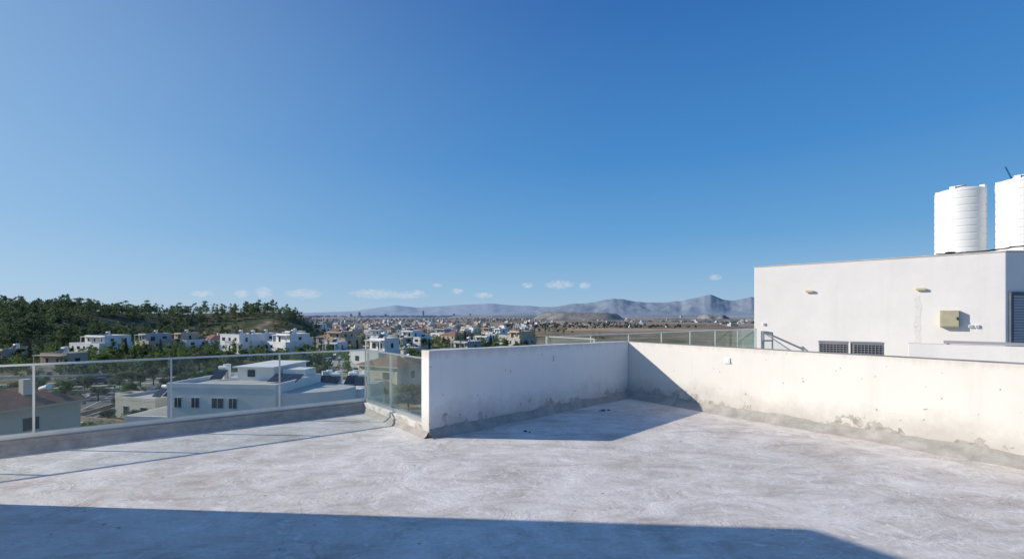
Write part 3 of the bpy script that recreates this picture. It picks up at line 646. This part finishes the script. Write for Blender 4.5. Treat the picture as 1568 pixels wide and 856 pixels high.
mb.obox((P2.x,P2.y),u3,n3,.162,1.598,.002,.0035,.3,2.11,SLATE); mb.obj('louvred_shutter',parent=root)
# tanks
def tank(x,y,zb,h,R,name='water_tank'):
    rt=bpy.data.objects.new(name,None); scene.collection.objects.link(rt); rt.location=(x,y,zb)
    prof=[(R*.98,0),(R,.03)]; nb_=9
    for i in range(nb_):
        z0=.06+(h-.16)*i/nb_; dz=(h-.16)/nb_
        prof+=[(R*1.0,z0+dz*.10),(R*1.0,z0+dz*.84),(R*.982,z0+dz*.90),(R*.982,z0+dz*.97)]
    prof+=[(R*1.0,h-.08),(R*.99,h-.03),(R*.93,h),(R*.45,h+.05),(R*.38,h+.055),(R*.38,h+.11),(R*.34,h+.14),(0.001,h+.15)]
    seg=64; mb=MB(); vs=[(r*math.cos(2*math.pi*j/seg),r*math.sin(2*math.pi*j/seg),z) for r,z in prof for j in range(seg)]
    mb.add(vs,[(i*seg+j,i*seg+(j+1)%seg,(i+1)*seg+(j+1)%seg,(i+1)*seg+j) for i in range(len(prof)-1) for j in range(seg)],PLAST)
    ob=mb.obj('tank_shell',parent=rt)
    mb=MB()
    for i in range(4):
        a=i*math.pi/2+.5; mb.obox((R*.86*math.cos(a),R*.86*math.sin(a)),(math.cos(a),math.sin(a)),(-math.sin(a),math.cos(a)),-.05,.07,-.07,.07,h-.02,h+.07,PLAST)
    mb.obj('lifting_lugs',parent=rt,bevel=.01)
    mb=MB(); mb.tube((-R*.7,-R*.55,h+.03),(-R*.2,-R*.55,h+.1),.02,PIPE,6); mb.tube((-R*.72,-R*.6,.1),(-R*.72,-R*.9,.1),.03,PIPE,6); mb.obj('inlet_pipe',parent=rt)
tank(13.72,14.0,3.33,2.05,.58); tank(14.62,13.05,3.33,2.10,.58)
mb=MB(); mb.tube((14.75,13.5,5.62),(14.35,13.3,5.9),.018,simple('blue_pipe',(.03,.2,.35),.5,.05,3),6); mb.obj('blue_pipe')
mb=MB(); pts=[(12.1,12.95,3.31),(12.6,12.6,3.32),(13.0,12.3,3.34),(13.5,12.3,3.42),(14.2,12.4,3.5),(15,12.5,3.47),(16,12.6,3.5)]
for a,b in zip(pts[:-1],pts[1:]): mb.tube(a,b,.016,BLACK,6); mb.tube((a[0],a[1]+.1,a[2]+.02),(b[0],b[1]+.12,b[2]-.02),.014,BLACK,6)
mb.box(12.2,12.4,12.78,12.88,3.31,3.36,BLACK); mb.obj('roof_cable')
ne=Vector((.70,10.02)); nf=Vector((8.42,15.92)); uq=(nf-ne).normalized(); nq=Vector((-uq.y,uq.x)); ln=(nf-ne).length
railing('glass_railing',(ne.x,ne.y),uq,nq,ln,[0,1.4,2.8,4.2,5.6,7.0,8.4,ln],.15,1.12,-.08)
q2=Vector((1.62,9.0)); uz=(q2-ne).normalized(); railing('glass_railing',(ne.x,ne.y),uz,Vector((-uz.y,uz.x)),1,[.05,(q2-ne).length-.05],.12,1.12,.06)
mb=MB(); mb.prism([(9.75,11.25),(12.9,8.45),(13.03,8.6),(9.88,11.4)],.102,.90,NWALL); mb.obj('neighbour_low_wall',bevel=.01)
mb=MB(); mb.tube((8.25,15.0,.1),(8.25,15.0,1.05),.03,PIPE); mb.tube((8.25,15.0,1.05),(9.3,14.6,.5),.03,PIPE); mb.tube((9.3,14.6,.5),(9.3,14.6,.1),.03,PIPE); mb.tube((8.25,15.0,.75),(8.6,15.1,.75),.025,PIPE); mb.tube((8.6,15.1,.1),(8.6,15.1,1.0),.025,PIPE); mb.tube((8.25,15.0,1.05),(8.6,15.1,1.0),.025,PIPE); mb.obj('pipe_handrail')
ACG=simple('ac_casing',(.30,.30,.305),.5,.08,5)
def acunit(x,y,rz):
    mb=MB(); mb.box(-.29,.29,-.16,.16,.12,.84,ACG); mb.box(-.30,.30,-.17,.17,.841,.865,ACG)
    mb.box(-.27,.27,-.168,-.161,.16,.80,DARK)
    for i in range(12): mb.box(-.27,.27,-.178,-.1685,.18+i*.052,.196+i*.052,ACG)
    for i in range(9): mb.box(-.27+i*.066,-.26+i*.066,-.186,-.179,.16,.80,ACG)
    for s in (-.22,.22): mb.box(s-.03,s+.03,-.14,.14,0,.118,PIPE)
    mb.tube((.29,0,.3),(.4,0,.25),.02,BLACK,6); mb.tube((.4,0,.25),(.42,0,.02),.02,BLACK,6)
    mb.obj('air_conditioner',(x,y,.102),rz,bevel=.006)
acunit(7.73,11.0,-.6); acunit(8.29,10.68,-.5)
mb=MB(); mb.box(-.7,.7,-.4,.4,.80,.84,TABLE)
for a in (-.62,.62):
    for b in (-.33,.33): mb.box(a-.03,a+.03,b-.03,b+.03,0,.798,TABLE)
mb.obj('grey_table',(11.3,10.95,.102),-.75)

# ---------------------------------------------------------------- light
sd=Vector((1,-.068,-.479)).normalized()
sl=bpy.data.lights.new('sun','SUN'); sl.energy=4.8; sl.angle=math.radians(.5); sl.color=(1,.92,.80)
so=bpy.data.objects.new('sun',sl); so.rotation_euler=sd.to_track_quat('-Z','Y').to_euler(); scene.collection.objects.link(so)
w=bpy.data.worlds.new('World'); scene.world=w; w.use_nodes=True; nt=w.node_tree
bg=nt.nodes['Background']; sky=N(nt,'ShaderNodeTexSky',sky_type='NISHITA'); sky.sun_disc=False
sky.sun_elevation=math.radians(25.6); sky.sun_rotation=math.radians(-86.1); sky.air_density=1.0; sky.dust_density=.6; sky.ozone_density=2.0; sky.altitude=200
tc=N(nt,'ShaderNodeTexCoord'); sx=N(nt,'ShaderNodeSeparateXYZ'); L(nt,tc.outputs['Generated'],sx.inputs[0])
az=mth(nt,'ARCTAN2',sx.outputs['X'],sx.outputs['Y']); el=mth(nt,'ARCSINE',sx.outputs['Z'])
K=1/.11
g1=ramp(nt,mapr(nt,el,0,math.pi/2),[(0,(.37,.53,.69)),(.035,(.27,.48,.71)),(.10,(.13,.36,.67)),(.20,(.06,.255,.605)),(.38,(.025,.145,.455)),(1,(.02,.12,.38))])
dt=N(nt,'ShaderNodeVectorMath',operation='DOT_PRODUCT'); L(nt,tc.outputs['Generated'],dt.inputs[0]); dt.inputs[1].default_value=tuple(-sd)
glow=mapr(nt,dt.outputs['Value'],-.5,1.0); glow=mth(nt,'POWER',glow,3.6); lowel=mapr(nt,el,0,.75,.85,.38); glow=mth(nt,'MULTIPLY',glow,lowel)
g2=mix(nt,glow,g1,(.48,.67,.87))
g2=mix(nt,1.,g2,(K,K,K),'MULTIPLY')
skyc=mix(nt,.93,sky.outputs[0],g2)
acc=None
for px,py,wx,hy in ((310,450,16,5),(370,450,10,6),(404,448,12,8),(465,450,26,7),(575,450,35,7),(620,452,30,5),(700,446,9,4),(640,448,10,4),(670,437,7,3),(857,436,20,6),(895,437,8,5),(808,437,8,4),(1095,425,9,4),(740,452,14,4)):
    t=T(px); a0=math.atan(t); e0=math.atan((482-py)/700*math.cos(a0)); wa_=wx/700*math.cos(a0)**2*1.35; he=hy/700*math.cos(a0)*1.3
    dx=mth(nt,'MULTIPLY',mth(nt,'SUBTRACT',az,a0),1/wa_); dy=mth(nt,'MULTIPLY',mth(nt,'SUBTRACT',el,e0),1/he)
    q=mth(nt,'SUBTRACT',1.,mth(nt,'ADD',mth(nt,'MULTIPLY',dx,dx),mth(nt,'MULTIPLY',dy,dy)),clamp=True)
    acc=q if acc is None else mth(nt,'MAXIMUM',acc,q)
cv=N(nt,'ShaderNodeCombineXYZ'); L(nt,az,cv.inputs[0]); L(nt,mth(nt,'MULTIPLY',el,2.2),cv.inputs[1])
cn=noi(nt,cv.outputs[0],95,5,.7,.3)
cl=mth(nt,'MULTIPLY',mapr(nt,mth(nt,'ADD',cn,mth(nt,'MULTIPLY',acc,.25)),.50,.85),mapr(nt,acc,0,.5))
cl=mth(nt,'MULTIPLY',cl,.65)
col=mix(nt,cl,skyc,(5.9,6.3,6.9))
L(nt,col,bg.inputs['Color']); bg.inputs['Strength'].default_value=.11
# ---------------------------------------------------------------- camera
cam=bpy.data.cameras.new('camera'); co=bpy.data.objects.new('camera',cam); scene.collection.objects.link(co); scene.camera=co
co.location=(0,0,EYE); co.rotation_euler=(math.radians(90),0,0); cam.sensor_width=36; cam.lens=700/1568*36; cam.shift_y=54/1568; cam.clip_start=.05; cam.clip_end=90000
